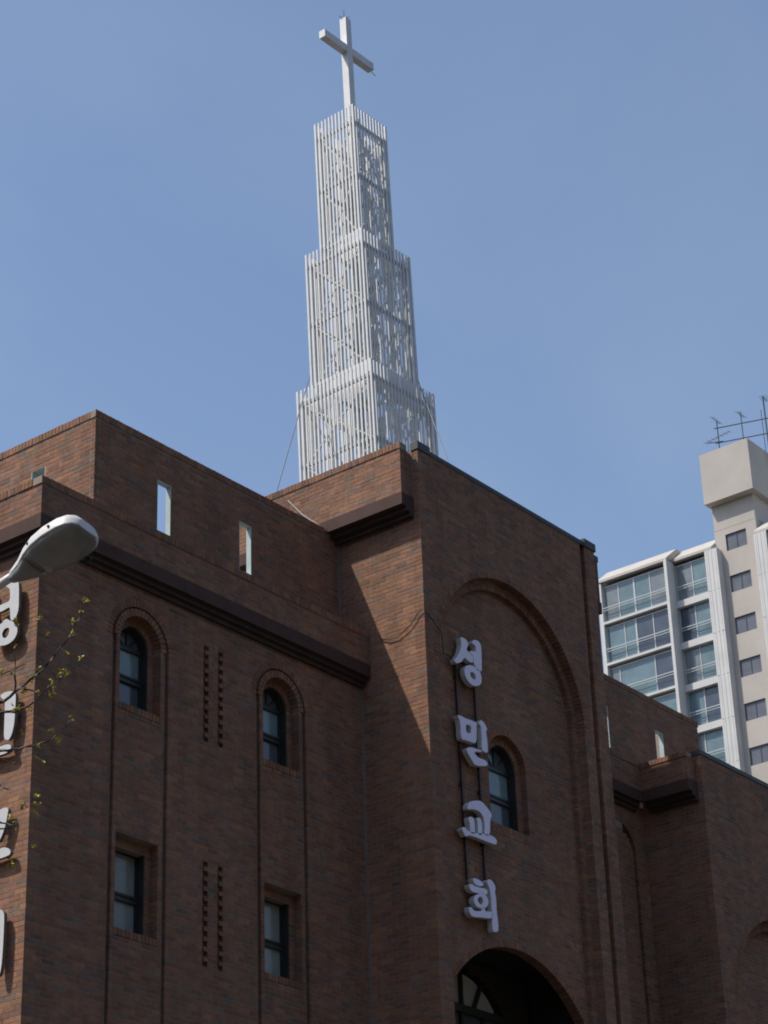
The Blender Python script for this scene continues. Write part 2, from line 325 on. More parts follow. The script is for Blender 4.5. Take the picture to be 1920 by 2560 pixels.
# added ridge, unseen behind and beside the viewer, to block low sky light
hv = []; hf = []
na, nr = 74, 9
for i in range(na + 1):
    az = math.radians(100 + 252 * i / na)
    e = min(1, min(i, na - i) / 9.0)
    for j in range(nr + 1):
        t = j / nr; r_ = 50 + 130 * t
        hz = (math.sin(min(t / 0.6, 1.0) * math.pi / 2) ** 1.5 * (1 - max(0, t - 0.7) * 1.5)) * (66 + 8 * math.sin(az * 5.0) + 4 * math.sin(az * 13 + t * 3)) * e
        hv.append((r_ * math.cos(az), r_ * math.sin(az), -1.62 + hz + rng.uniform(-.8, .8) * (0 < j < nr)))
for i in range(na):
    for j in range(nr):
        a = i * (nr + 1) + j
        hf.append((a, a + 1, a + nr + 2, a + nr + 1))
hm = bpy.data.meshes.new('added_hills'); hm.from_pydata(hv, [], hf); hm.materials.append(M['wood'])
tag(put('added_hills', hm), kind='structure')

# ------------------------------------------------------------------ brickwork engine
CH = 0.067            # one course
BRL = 0.2             # stretcher + joint
JT = 0.010            # joint
PR = 0.003            # bricks stand this far proud of the mortar
BASES = [((0.345, 0.170, 0.115), 30), ((0.385, 0.205, 0.125), 18), ((0.305, 0.170, 0.128), 24), ((0.255, 0.160, 0.145), 12),
         ((0.225, 0.190, 0.172), 9), ((0.165, 0.140, 0.130), 7), ((0.42, 0.245, 0.140), 5)]
BW = np.cumsum([b[1] for b in BASES]) / sum(b[1] for b in BASES)
_ph = rng.uniform(0, 6.28, 12)
def patch(a, b):
    return (math.sin(a * 1.9 + _ph[0]) * math.sin(b * 2.7 + _ph[1]) + math.sin(a * 4.3 + b * 3.1 + _ph[2]) * 0.7 + math.sin(a * 0.7 - b * 5.9 + _ph[3]) * 0.6)
def tone(a, b):
    t = rng.random() * 0.86 + 0.09 * max(-1, min(1, patch(a, b) * 0.6)) + 0.05
    i = int(np.searchsorted(BW, min(max(t, 0), 0.9999)))
    c = BASES[i][0]; k = rng.uniform(0.84, 1.16)
    q = 0.56; g_ = rng.uniform(0.96, 1.04)
    k *= 0.87
    return ((c[0] * q + 0.318 * (1 - q)) * k, (c[1] * q + 0.170 * (1 - q)) * k * g_ * 0.95, (c[2] * q + 0.116 * (1 - q)) * k * 0.84)

BV = []; BC = []; BFULL = []       # all brick hexahedra, their colours, and whether a plain full stretcher
def add_hex(p, col, full=False):
    BV.append(p); BC.append(col); BFULL.append(full)

def box8(x0, x1, y0, y1, z0, z1):
    return [(x0, y0, z0), (x1, y0, z0), (x1, y1, z0), (x0, y1, z0), (x0, y0, z1), (x1, y0, z1), (x1, y1, z1), (x0, y1, z1)]

def fbox(fr, pl, u0, u1, z0, z1, n0, n1):
    """box in wall coordinates: n measured inwards from the wall plane"""
    if fr == 'F': return (u0, u1, pl + n0, pl + n1, z0, z1)
    if fr == 'S': return (pl + n0, pl + n1, u0, u1, z0, z1)
    if fr == 'R': return (pl - n1, pl - n0, u0, u1, z0, z1)      # faces +x
    if fr == 'B': return (u0, u1, pl - n1, pl - n0, z0, z1)      # faces +y

class Rect:
    def __init__(s, u0, u1, z0, z1): s.a = (u0, u1, z0, z1)
    def brick(s, za, zb):
        zm = (za + zb) / 2; u0, u1, z0, z1 = s.a
        return (u0, u1) if z0 < zm < z1 else None
    def solid(s, za, zb):
        q = s.brick(za, zb)
        return None if q is None else (q[0] - 0.006, q[1] + 0.006)

class Arch:
    """round or segmental arch: half width w up to the spring line, arc of radius r about (cu, cz), ring of bricks t thick"""
    def __init__(s, cu, cz, r, zbot, w=None, t=0.1):
        s.cu, s.cz, s.r, s.zb, s.t = cu, cz, r, zbot, t
        s.w = w or r
        s.spring = cz + math.sqrt(max(r * r - s.w * s.w, 0))
    def _int(s, z, r):
        if z <= s.zb or z >= s.cz + r: return None
        if z <= s.spring and r == s.r: return s.w
        if z <= s.spring: return s.w
        return math.sqrt(max(r * r - (z - s.cz) ** 2, 0))
    def brick(s, za, zb):
        zm = (za + zb) / 2
        h = s._int(zm, s.r + (s.t * 0.6 if s.t > 0 else s.t)) if zm > s.spring else s._int(zm, s.r)
        return None if h is None else (s.cu - h, s.cu + h)
    def solid(s, za, zb):
        z = max(za, s.zb + 1e-4)
        if zb <= s.zb: return None
        h = s._int(z, s.r + 0.012) if z > s.spring else (s.w + 0.006 if z < s.cz + s.r else None)
        return None if h is None else (s.cu - h, s.cu + h)
    def ring(s, fr, pl, depth):
        a0 = math.acos(min(1, s.w / s.r)); a1 = math.pi - a0
        n = max(5, int(round((a1 - a0) * (s.r + s.t / 2) / CH)))
        for k in range(n):
            g_ = JT / 2 / (s.r + s.t / 2)
            t0 = a0 + (a1 - a0) * k / n + g_; t1 = a0 + (a1 - a0) * (k + 1) / n - g_
            pp = PR + 0.004 + rng.uniform(-.001, .002)
            q = []
            for nn in (-pp, depth):
                for (rr, tt) in ((s.r, t0), (s.r + s.t, t0), (s.r + s.t, t1), (s.r, t1)):
                    u = s.cu + rr * math.cos(tt); z = s.cz + rr * math.sin(tt)
                    q.append((u, pl + nn, z) if fr == 'F' else (pl + nn, u, z))
            add_hex(q, tone(s.cu + k * .1, s.cz))

def cut(a, b, holes):
    segs = [(a, b)]
    for h in holes:
        if h is None: continue
        nx = []
        for x, y in segs:
            if h[1] <= x or h[0] >= y: nx.append((x, y)); continue
            if h[0] > x: nx.append((x, h[0]))
            if h[1] < y: nx.append((h[1], y))
        segs = nx
    return [q for q in segs if q[1] - q[0] > 0.012]

def lay(fr, pl, u0, u1, z0, z1, th, mb, holes=(), corner=None, odd=0, bdepth=0.09, trim=0.0, off=0.0, rings=True, bricks=True, within=None):
    """one leaf of brickwork: a mortar body (into mb) and its bricks in running bond.
    corner: u of an outside corner at the low end (bricks of alternate courses run out to it)"""
    k0 = int(math.floor(z0 / CH + 1e-6)); k1 = int(math.ceil(z1 / CH - 1e-6))
    prev = None; start = None
    body = MB()
    def flush(zend):
        if prev is None: return
        for a, b in prev:
            body.box(*fbox(fr, pl, a, b, start, zend, 0, th))
    for k in range(k0, k1):
        za = max(k * CH, z0); zb = min((k + 1) * CH, z1)
        if zb - za < 0.004: continue
        a_, b_ = u0 + trim + (0 if corner else 0.006), u1 - 0.006
        if within is not None:
            w_ = within.brick(zb - 0.002, zb)
            if w_ is None: continue
            a_, b_ = max(a_, w_[0] + 0.006), min(b_, w_[1] - 0.006)
        sg = cut(a_, b_, [h.solid(za, zb) for h in holes])
        key = [(round(a, 5), round(b, 5)) for a, b in sg]
        if key != prev:
            flush(za); prev = key; start = za
        if not bricks: continue
        lo = u0 if corner is None else (u0 - PR if (k + odd) % 2 == 0 else u0 - PR + 0.10 + 0.0005)
        base = (u0 if corner is None else u0 - PR) + off
        hi = u1
        if within is not None: lo, hi = max(lo, w_[0]), min(hi, w_[1])
        for a, b in cut(lo, hi, [h.brick(za, zb) for h in holes]):
            sh = ((k + odd) % 2) * 0.1
            i = int(math.floor((a - base - sh) / BRL + 1e-6))
            carry = False
            while True:
                x0 = base + sh + i * BRL; x1 = x0 + BRL - JT; i += 1
                if x0 >= b: break
                x0 = max(x0, a); x1 = min(x1, b)
                if 0 < b - x1 < 0.05: x1 = b
                if b - x1 < 0.02 and b - x1 > 0: x1 = b
                if carry: x0 = a; carry = False
                if x1 - x0 < 0.04 and x0 - a < 1e-6 and x1 < b - 0.03: carry = True; continue
                if x1 - x0 < 0.010: continue
                full = (x1 - x0) > BRL - JT - 0.004
                pp = PR + rng.uniform(-.0011, .0014)
                zj = rng.uniform(-.001, .001)
                zt_ = zb - JT / 2 + zj; zb_ = za + JT / 2 + zj
                if zt_ - zb_ < 0.012: continue
                add_hex(box8(*fbox(fr, pl, x0, x1, zb_, zt_, -pp, bdepth)), tone((x0) * 1.0, za), full and (zt_ - zb_) > 0.05)
    flush(z1)
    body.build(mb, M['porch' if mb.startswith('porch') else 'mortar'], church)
    if rings:
        for h in holes:
            if isinstance(h, Arch) and h.t > 0: h.ring(fr, pl, max(bdepth, 0.02))

def rowlock(fr, pl, u0, u1, z0, z1, over, depth, mb=None):
    """a row of bricks on edge along the head of a wall"""
    n = max(1, int(round((u1 - u0) / CH)))
    for k in range(n):
        a = u0 + (u1 - u0) * k / n + JT / 2; b = u0 + (u1 - u0) * (k + 1) / n - JT / 2
        pp = over + rng.uniform(-.003, .003)
        add_hex(box8(*fbox(fr, pl, a, b, z0 + 0.006, z1 + rng.uniform(-.002, .002), -pp, depth)), tone(a, z0 + k * .3))
    if mb is not None: MB().box(*fbox(fr, pl, u0, u1, z0, z1 - 0.0005, -over + 0.006, depth - 0.004)).build('coping_bed', M['mortar'], church)

# ------------------------------------------------------------------ the church
xL, yL = 18.105, 19.544
xC, yC, xR = 24.646, 18.328, 29.47
oL, oC = 0.165, 0.282
xU, yU, zU = 19.396, 19.929, 15.81
xQ = 32.351                 # side of the east wing
ZB = 6.432                  # bricks are laid one by one from here up (below the picture's foot)
BACK = 24.2
church = empty('brick_church', (xC, yC, -1.6), 'dark red brick church with stepped parapets, arched recesses and a tall entrance bay', 'church')
wm = 'wall'
up = 'roof_screen'
le = 'parapet'

# --- west wing front
wins = [19.97, 22.80]
h0 = []
for cx in wins: h0.append(Arch(cx, 12.32, 0.535, 0, t=0.1))
slots = []
for (a, b) in ((11.524, 12.73), (8.442, 9.648)):
    pass
SL = []
for x0 in (21.192, 21.482):
    for (z0, n) in ((11.323, 21), (8.241, 21)):
        k0 = round(z0 / CH); SL.append((x0, k0, n))
for (x0, k0, n) in SL: h0.append(Rect(x0, x0 + 0.104, k0 * CH, (k0 + n) * CH))
lay('F', yL, xL, xC - 0.002, ZB, 13.266, 0.12, wm, h0, corner=True, odd=0)
for (x0, k0, n) in SL:      # teeth of the perforated strips
    MB().box(x0 - .03, x0 + .15, yL + 0.060, yL + 0.118, k0 * CH - .03, (k0 + n) * CH + .03).build('wall', M['mortar'], church)
    for k in range(1, n, 2):
        add_hex(box8(x0 + 0.032, x0 + 0.106, yL - PR, yL + 0.055, (k0 + k) * CH + JT / 2, (k0 + k + 1) * CH - JT / 2), tone(x0, k * CH))
WIN = []                    # (plane, cx, kind, half width, z0, z1/spring)
def window_bay(cx, zbot, ztop, wide, r1, arch, rect, pl):
    """the recessed panel behind an outer arch: panel leaf with stepped window openings"""
    A, hw2, hw3 = arch
    holes = [Arch(cx, A[2], hw2, A[0] - 0.1, t=0.1)]
    if rect: holes.append(Rect(cx - hw2, cx + hw2, rect[0] - 0.1, rect[1]))
    lay('F', pl, cx - wide, cx + wide, zbot, ztop, 0.128, wm, holes, off=0.07, bdepth=0.128, within=Arch(cx, 12.32, r1 - 0.085, 0, t=0) if r1 < 1 else None)
    for s_ in (-1, 1):           # floor of the shadow groove round the panel
        MB().box(min(cx + s_ * .44, cx + s_ * .66), max(cx + s_ * .44, cx + s_ * .66), pl + 0.056, pl + 0.12, zbot, 12.4).build('wall', M['mortar'], church)
    gv = Arch(cx, 12.32, 0.44, 0, t=0)
    lay('F', pl + 0.057, cx - .64, cx + .64, 12.402, 13.0, 0.03, wm, [gv], bricks=False, rings=False)
    rowlock('F', pl, cx - hw2, cx + hw2, A[0] - 0.098, A[0], PR, 0.3)
    if rect: rowlock('F', pl, cx - hw2, cx + hw2, rect[0] - 0.098, rect[0], PR, 0.3)
    p2 = pl + 0.132
    holes = [Arch(cx, A[2], hw3, A[1], t=0.1)]
    if rect: holes.append(Rect(cx - hw3, cx + hw3, rect[0] + 0.065, rect[1] - 0.1))
    lay('F', p2, cx - hw2 - 0.13, cx + hw2 + 0.13, A[0] - 0.1, A[2] + hw2 + 0.2, 0.15, wm, holes[:1], off=0.02)
    if rect: lay('F', p2, cx - hw2 - 0.13, cx + hw2 + 0.13, rect[0] - 0.1, rect[1] + 0.15, 0.15, wm, holes[1:], off=0.02)
    WIN.append((p2 + 0.115, cx, 'arch', hw3, A[1], A[2]))
    if rect: WIN.append((p2 + 0.115, cx, 'rect', hw3, rect[0] + 0.065, rect[1] - 0.1))
for cx in wins:
    window_bay(cx, ZB, 13.0, 0.66, 0.535, ((11.42, 11.485, 12.345), 0.385, 0.28), (8.41, 9.645), yL + 0.003)

# --- west wing side (sunlit)
lay('S', xL, yL, BACK, ZB, 13.266, 0.12, wm, (), corner=True, odd=1, trim=0.122)

# --- ledge: fascia band, corbels, parapet, coping
def ledge_front(u0, u1, pl, o, corner, zc=13.132, zf=13.266, zp=13.467, zt=13.90, ztop=14.005):
    lay('F', pl, u0, u1, zp - 0.002, zt, 0.13, le, (), corner=corner, odd=0)
    rowlock('F', pl, u0 - (0.018 if corner else 0), u1, zt, ztop, 0.018, 0.16, le)
    a_ = u0 - (0.014 if corner else 0); n = max(1, round((u1 - a_) / 1.3))
    for k in range(n):
        MB().box(a_ + (u1 - a_) * k / n + (.002 if k else 0), a_ + (u1 - a_) * (k + 1) / n - (.002 if k < n - 1 else 0), pl - 0.014 + rng.uniform(-.0015, .0015), pl + o + 0.05, zf, zp).build('fascia', M['fascia'], church)
    for i, fr_ in enumerate((0.34, 0.67)):
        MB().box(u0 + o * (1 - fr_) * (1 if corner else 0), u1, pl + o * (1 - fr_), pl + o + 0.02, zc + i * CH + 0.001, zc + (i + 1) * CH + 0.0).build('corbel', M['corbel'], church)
def ledge_side(pl, u0, u1, o, corner, zc, zf, zp, zt, ztop, u0f, trim=0.132, endcap=False):
    lay('S', pl, u0, u1, zp - 0.002, zt, 0.13, le, (), corner=corner, odd=1, trim=trim)
    rowlock('S', pl, u0 + (0.165 if not endcap else -0.012), u1, zt, ztop, 0.018, 0.16, le)
    n = max(1, round((u1 - u0f) / 1.3))
    for k in range(n):
        MB().box(pl - 0.014 + rng.uniform(-.0015, .0015), pl + o + 0.05, u0f + (u1 - u0f) * k / n + (.002 if k else 0), u0f + (u1 - u0f) * (k + 1) / n - (.002 if k < n - 1 else 0), zf, zp).build('fascia', M['fascia'], church)
    for i, fr_ in enumerate((0.34, 0.67)):
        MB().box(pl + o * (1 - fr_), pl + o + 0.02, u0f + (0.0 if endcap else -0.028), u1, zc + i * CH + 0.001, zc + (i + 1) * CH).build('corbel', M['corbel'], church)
ledge_front(xL - oL, xC - 0.002, yL - oL, oL, True)
ledge_side(xL - oL, yL - oL, BACK, oL, True, 13.132, 13.266, 13.467, 13.90, 14.005, yL + 0.052)

# --- roof screen of the west wing with slits
slitsW = [Rect(20.632, 20.917, 14.405, 15.21), Rect(22.357, 22.630, 14.405, 15.21)]
lay('F', yU, xU, xC - 0.002, 13.45, 15.70, 0.09, up, slitsW, corner=True, odd=0, bdepth=0.075)
rowlock('F', yU, xU - 0.016, xC - 0.002, 15.70, zU, 0.016, 0.1, up)
slitS = Rect(20.895, 21.180, 14.405, 15.285)
lay('S', xU, yU, BACK, 13.45, 15.70, 0.09, up, [slitS], corner=True, odd=1, trim=0.092, bdepth=0.075)
rowlock('S', xU, yU + 0.102, BACK, 15.70, zU, 0.016, 0.1, up)
lin = []
def lining(fr, pl, u0, u1, z0, z1, d=0.088, t=0.014):
    m = MB()
    m.box(*fbox(fr, pl, u0, u0 + t, z0, z1, 0.0, d)); m.box(*fbox(fr, pl, u1 - t, u1, z0, z1, 0.0, d))
    m.box(*fbox(fr, pl, u0 + t, u1 - t, z1 - t, z1, 0.0, d)); m.box(*fbox(fr, pl, u0 + t, u1 - t, z0, z0 + t, 0.0, d))
    m.build('slit_lining', M['lining'], church)
for r in slitsW: lining('F', yU, *r.a)
lining('S', xU, *slitS.a, d=0.24)

# --- entrance bay: front slab with the great arch
GA = Arch(26.86, 13.33, 1.91, 0, t=0.095)
lay('F', yC, xC, 29.04, ZB, 16.75, 0.135, wm, [GA], corner=True, odd=0, bdepth=0.132)
lay('F', yC + 0.075, 28.98, 29.22, ZB, 16.75, 0.1, wm, (), off=0.05)          # floor of the groove
lay('F', yC, 29.17, xR, ZB, 16.75, 0.135, wm, (), off=0.0, bdepth=0.132)                    # right hand pier
GB = Arch(26.86, 13.33, 1.755, 0, t=0.095)
lay('F', yC + 0.137, 24.80, 28.95, ZB, 15.45, 0.078, wm, [GB], off=0.1)
yP = yC + 0.217
EN = Arch(26.86, 7.36, 2.067, 0, w=1.62, t=0.095)
CWb = Arch(26.86, 12.263, 0.49, 11.18, t=0.1)
lay('F', yP, 24.95, 28.78, ZB, 15.25, 0.16, wm, [EN, CWb], off=0.04, bdepth=0.157)
rowlock('F', yP, 26.86 - .49, 26.86 + .49, 11.182, 11.28, PR, 0.3)
lay('F', yP + 0.1, 26.2, 27.52, 11.18, 13.0, 0.15, wm, [Arch(26.86, 12.263, 0.36, 11.34, t=0.1)], off=0.03)
WIN.append((yP + 0.215, 26.86, 'arch', 0.36, 11.34, 12.263))
# side (sunlit) and overhanging parapet
lay('S', xC, yC, BACK, ZB, 16.75, 0.12, wm, (), corner=True, odd=1, trim=0.137)
ledge_side(xC - oC, 18.451, BACK, oC, True, 15.611, 15.745, 15.946, 16.695, 16.80, 18.437, trim=0.13, endcap=True)
lay('F', 18.451, xC - oC, xC - 0.01, 15.944, 16.695, 0.128, le, (), corner=True, odd=0)
MB().box(24.945, 29.165, yC - 0.012, yC + 0.3, 16.751, 16.825).build('coping', M['coping'], church)
MB().box(xC - 0.022, 24.944, yC - 0.024, 18.449, 16.751, 16.885).build('coping', M['coping'], church)
MB().box(29.166, xR + 0.03, yC - 0.024, 18.47, 16.751, 16.89).build('coping', M['coping'], church)
MB().box(29.40, xR, yC + 0.137, BACK, ZB, 16.6).build('wall', M['mortar'], church)
MB().box(xC + 0.12, 29.39, yC + 0.24, yC + 0.30, 13.4, 16.75).build('wall', M['mortar'], church)

# mirrored ledge parapet on the far side of the bay, and the stair head on its roof
MB().box(xR + 0.002, xR + oC, 18.451, BACK, 15.947, 16.70).build('parapet', M['farbrick'], church)
MB().box(xR + 0.002, xR + oC + 0.018, 18.44, BACK, 16.701, 16.80).build('coping', M['coping'], church)
MB().box(xR + 0.003, xR + oC + 0.014, 18.437, BACK, 15.745, 15.946).build('fascia', M['fascia'], church)
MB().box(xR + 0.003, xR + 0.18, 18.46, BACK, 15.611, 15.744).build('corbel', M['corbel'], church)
MB().box(28.25, xR + 0.27, 20.24, 23.4, 16.81, 17.95).build('stair_head', M['farbrick'], church)
# --- east of the bay: recessed front, ledge, screen
h1 = [Arch(31.455, 12.32, 0.535, 0, t=0.1)]
lay('F', yL, xR + 0.002, xQ, ZB, 13.266, 0.12, wm, h1, off=0.06)
lay('F', yL + 0.003, 31.455 - .66, 31.455 + .66, ZB, 13.0, 0.1, wm, (), off=0.07, within=Arch(31.455, 12.32, 0.45, 0, t=0))
MB().box(30.85, 32.06, yL + 0.104, yL + 0.118, ZB, 13.0).build('wall', M['mortar'], church)
xQo = xQ - oC
ledge_front(xR + 0.002, xQo, yL - oL, oL, False)
slitsE = [Rect(31.80, 32.085, 14.405, 15.21), Rect(33.625, 33.905, 14.405, 15.21)]
lay('F', yU, xR + 0.002, 35.18, 13.45, 15.70, 0.09, up, slitsE, off=0.03, bdepth=0.075)
rowlock('F', yU, xR + 0.002, 35.195, 15.70, zU, 0.016, 0.1, up)
MB().box(35.10, 35.17, yU + 0.092, BACK, 13.45, 15.75).build('roof_screen', M['mortar'], church)
for r in slitsE: lining('F', yU, *r.a)
# --- east wing
EA = Arch(34.56, 9.75, 1.72, 0, t=0.095)
lay('F', yC, xQ, 37.5, ZB, 13.95, 0.135, wm, [EA], corner=True, odd=0)
lay('F', yC + 0.137, 32.7, 36.5, ZB, 11.7, 0.1, wm, [Arch(34.56, 9.75, 1.55, 0, t=0.095)], off=0.1)
lay('F', yC + 0.24, 32.8, 36.4, ZB, 11.6, 0.1, wm, (), off=0.04)
lay('S', xQ, yC, yL - 0.001, ZB, 13.95, 0.12, wm, (), corner=True, odd=1, trim=0.137)
ledge_side(xQo, 18.44, yL - oL - 0.001, oC, True, 13.132, 13.266, 13.467, 13.87, 13.96, 18.426, trim=0.13, endcap=True)
lay('F', 18.44, xQo, xQ - 0.01, 13.465, 13.87, 0.128, le, (), corner=True, odd=0)
MB().box(xQ - 0.02, 37.5, yC - 0.02, yC + 0.3, 13.951, 14.03).build('coping', M['coping'], church)
MB().box(xQ + .12, 37.5, yC + 0.30, yC + 0.42, 11.7, 13.95).build('wall', M['mortar'], church)
MB().box(37.3, 37.5, yC + 0.43, BACK, ZB, 13.9).build('wall', M['mortar'], church)

MB().box(xL + 0.01, xC - 0.13, yL + 0.13, BACK, 13.28, 13.44).build('roof', M['roof'], church)
MB().box(xC + 0.13, 29.39, yC + 0.31, BACK, 15.95, 16.15).build('roof', M['roof'], church)
MB().box(xR + 0.01, 37.29, yL + 0.3, BACK, 13.28, 13.44).build('roof', M['roof'], church)
# walls below the picture's foot and the back of the building
for (a, b, c, d) in ((xL, xC - .15, yL, BACK), (xR + .01, xQ - .01, yL + .02, BACK), (xQ, 37.5, yC, BACK)): MB().box(a, b, c, d, -1.6, ZB - 0.004).build('lower_wall', M['farbrick'], church)
MB().box(xC, 25.23, yC, BACK, -1.6, ZB - .004).build('lower_wall', M['farbrick'], church); MB().box(28.49, xR, yC, BACK, -1.6, ZB - .004).build('lower_wall', M['farbrick'], church)
MB().box(25.24, 28.48, 19.75, BACK, -1.6, ZB - .004).build('lower_wall', M['farbrick'], church)
MB().box(xL + .2, xC - .2, BACK + .01, BACK + .2, -1.6, 13.4).build('lower_wall', M['farbrick'], church); MB().box(xC, xR, BACK + .01, BACK + .21, -1.6, 16.7).build('lower_wall', M['farbrick'], church); MB().box(xR + .1, 37.5, BACK + .01, BACK + .2, -1.6, 13.4).build('lower_wall', M['farbrick'], church)

# --- entrance porch: shade-darkened side walls, vault, door wall with a fanlight
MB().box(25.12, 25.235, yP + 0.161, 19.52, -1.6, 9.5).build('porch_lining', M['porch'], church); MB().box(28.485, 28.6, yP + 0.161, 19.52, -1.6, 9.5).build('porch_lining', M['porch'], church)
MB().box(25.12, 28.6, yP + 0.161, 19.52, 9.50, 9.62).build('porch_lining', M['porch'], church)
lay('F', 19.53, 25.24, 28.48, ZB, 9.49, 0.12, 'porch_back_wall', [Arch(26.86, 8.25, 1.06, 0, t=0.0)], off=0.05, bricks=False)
fl = MB()
fl.bar((25.80, 19.60, 8.755), (27.92, 19.60, 8.755), 0.11, 0.11)
c0 = Vector((26.86, 19.60, 8.25))
for t in (34, 62, 90, 118, 146):
    d = Vector((math.cos(math.radians(t)), 0, math.sin(math.radians(t))))
    fl.bar(c0 + d * (0.5 / math.sin(math.radians(t))), c0 + d * 1.06, 0.05, 0.05)
for x in (25.82, 26.33, 26.86, 27.39, 27.90): fl.bar((x, 19.61, -1.6), (x, 19.61, 8.72), 0.07, 0.05)
fan = fl.build('fanlight', M['frame'], church)
def disc(cx, cz, r, y, th, a0, a1, n=28, zmin=None):
    m = MB(); pts = [(cx + r * math.cos(a0 + (a1 - a0) * k / n), cz + r * math.sin(a0 + (a1 - a0) * k / n)) for k in range(n + 1)]
    b = len(m.v); m.v += [(x, y, z) for x, z in pts] + [(x, y + th, z) for x, z in pts]
    k = n + 1
    m.f.append(tuple(range(k))); m.f.append(tuple(range(2 * k - 1, k - 1, -1)))
    for i in range(k): m.f.append((i, (i + 1) % k, k + (i + 1) % k, k + i))
    return m
a_ = math.asin(0.5 / 1.06)
disc(26.86, 8.25, 1.06, 19.635, 0.01, a_, math.pi - a_).build('pane', M['fan'], fan)
pd = MB(); pd.box(25.81, 27.91, 19.635, 19.645, -1.6, 8.72); pd.build('pane', M['glassd'], fan)

# --- church windows
def church_window(pl, cx, kind, hw, z0, z1):
    f = MB(); t = 0.035
    zt = z1
    f.box(cx - hw - .002, cx - hw + t, pl, pl + 0.05, z0, zt); f.box(cx + hw - t, cx + hw, pl, pl + 0.05, z0, zt)
    f.box(cx - hw + .002, cx - hw + .014, pl - .10, pl - .0005, z0, zt); f.box(cx + hw - .014, cx + hw - .002, pl - .10, pl - .0005, z0, zt)
    f.box(cx - hw + t, cx + hw - t, pl, pl + 0.05, z0, z0 + 0.04)
    if kind == 'rect': f.box(cx - hw + t, cx + hw - t, pl, pl + 0.05, zt - 0.05, zt)
    else:
        n = 18
        for k in range(n):
            a = math.pi * k / n; b = math.pi * (k + 1) / n
            q = []
            for y in (pl - 0.09, pl + 0.05):
                for r, tt in ((hw - (t if y > pl else .016), a), (hw - .001, a), (hw - .001, b), (hw - (t if y > pl else .016), b)): q.append((cx + r * math.cos(tt), y, zt + r * math.sin(tt)))
            f.hexa(q)
    fo = f.build('window', M['frame'], church)
    zm = z0 + (zt - z0) * (0.5 if kind == 'arch' else 0.43)
    if kind == 'arch':
        MB().box(cx - hw + t, cx + hw - t, pl - 0.004, pl + 0.045, zt - 0.025, zt + 0.025).build('transom', M['frame'], fo)
        for a in (45, 90, 135):
            d = Vector((math.cos(math.radians(a)), 0, math.sin(math.radians(a)))); c = Vector((cx, pl + 0.025, zt))
            MB().bar(c + d * 0.03, c + d * (hw - t), 0.02, 0.03).build('transom', M['frame'], fo)
    MB().box(cx - hw + t, cx + hw - t, pl - 0.004, pl + 0.045, zm + 0.012, zm + 0.045).build('transom', M['frame'], fo)
    MB().box(cx - hw + t, cx + hw - t, pl - 0.012, pl + 0.045, zm - 0.06, zm - 0.012).build('transom', M['frame'], fo)
    def pane(a, b, mat, y=0.03):
        m = MB(); m.box(cx - hw + t, cx + hw - t, pl + y, pl + y + 0.006, a, b); m.build('pane', mat, fo)
    gm = M['glass'] if kind == 'arch' else M['glassr']
    pane(z0 + 0.04, zm - 0.06, M['glassd'] if kind == 'arch' else gm)
    pane(zm - 0.012, zt, gm)
    if kind == 'arch': disc(cx, zt, hw - t, pl + 0.032, 0.006, 0, math.pi).build('pane', M['glassd'], fo)
    bk = MB(); bk.box(cx - hw - .05, cx + hw + .05, pl + 0.10, pl + 0.12, z0 - .05, zt + hw + .05); bk.build('blind', M['mortar'], fo)
for w_ in WIN: church_window(*w_)

# --- pale sealant beads down the inside corners
def bead(x, y, z0, z1, w=0.022):
    m = MB(); m.box(x - w, x - 0.0005 - PR, y - w, y - 0.0005 - PR, z0, z1); m.build('joint_strip', M['seal'], church)
bead(xC, yL, ZB, 13.13); bead(xC, yU, 13.9, 15.62)
m = MB(); m.box(xC - 0.012, xC - 0.0005, 18.43, 18.4495, 15.95, 16.69); m.build('joint_strip', M['seal'], church)

# --- all bricks: the 300 that show largest as parts, the rest as one part
F_v = np.array(F_); R_v = np.array(R_); U_v = np.array(U_)
A = np.array(BV, dtype=np.float64)           # n,8,3
ctr = A.mean(1)
dep = ctr @ F_v
px = 960 + 5725.73 * (ctr @ R_v) / dep; py = 1280 - 5725.73 * (ctr @ U_v) / dep
inside = (px > 5) & (px < 1915) & (py > 5) & (py < 2555)
full = np.array(BFULL)
ext = A.max(1) - A.min(1)
isF = ext[:, 0] > ext[:, 1]
d_ = ctr / np.linalg.norm(ctr, axis=1)[:, None]
cosf = np.where(isF, d_[:, 1], d_[:, 0])
size = np.where(isF, ext[:, 0], ext[:, 1]) * ext[:, 2] * cosf / (dep ** 2)
hid = (ctr[:, 1] > yC + 0.3) & (ctr[:, 0] > 29.2)
score = np.where(full & inside & ~hid, size, -1)
top = np.argsort(-score)[:300]
sel = np.zeros(len(A), bool); sel[top] = True
cube = MB().box(-.5, .5, -.5, .5, -.5, .5).mesh('brick', M['brick1'])
for i in top:
    o = put('brick', cube, church)
    c = ctr[i]; o.location = Vector(c) - church.location
    o.scale = tuple(ext[i]); o.color = (*BC[i], 1)
rest = A[~sel]; cols = np.array(BC)[~sel]
n = len(rest)
me = bpy.data.meshes.new('brickwork')
quad = np.array([(3, 2, 1, 0), (4, 5, 6, 7), (0, 1, 5, 4), (1, 2, 6, 5), (2, 3, 7, 6), (3, 0, 4, 7)])
me.vertices.add(n * 8); me.vertices.foreach_set('co', rest.reshape(-1).astype(np.float32))
idx = (quad[None] + 8 * np.arange(n)[:, None, None]).reshape(-1)
me.loops.add(len(idx)); me.loops.foreach_set('vertex_index', idx.astype(np.int32))
me.polygons.add(n * 6); me.polygons.foreach_set('loop_start', (np.arange(n * 6) * 4).astype(np.int32)); me.polygons.foreach_set('loop_total', np.full(n * 6, 4, np.int32))
me.update(calc_edges=True)
me.shade_flat()
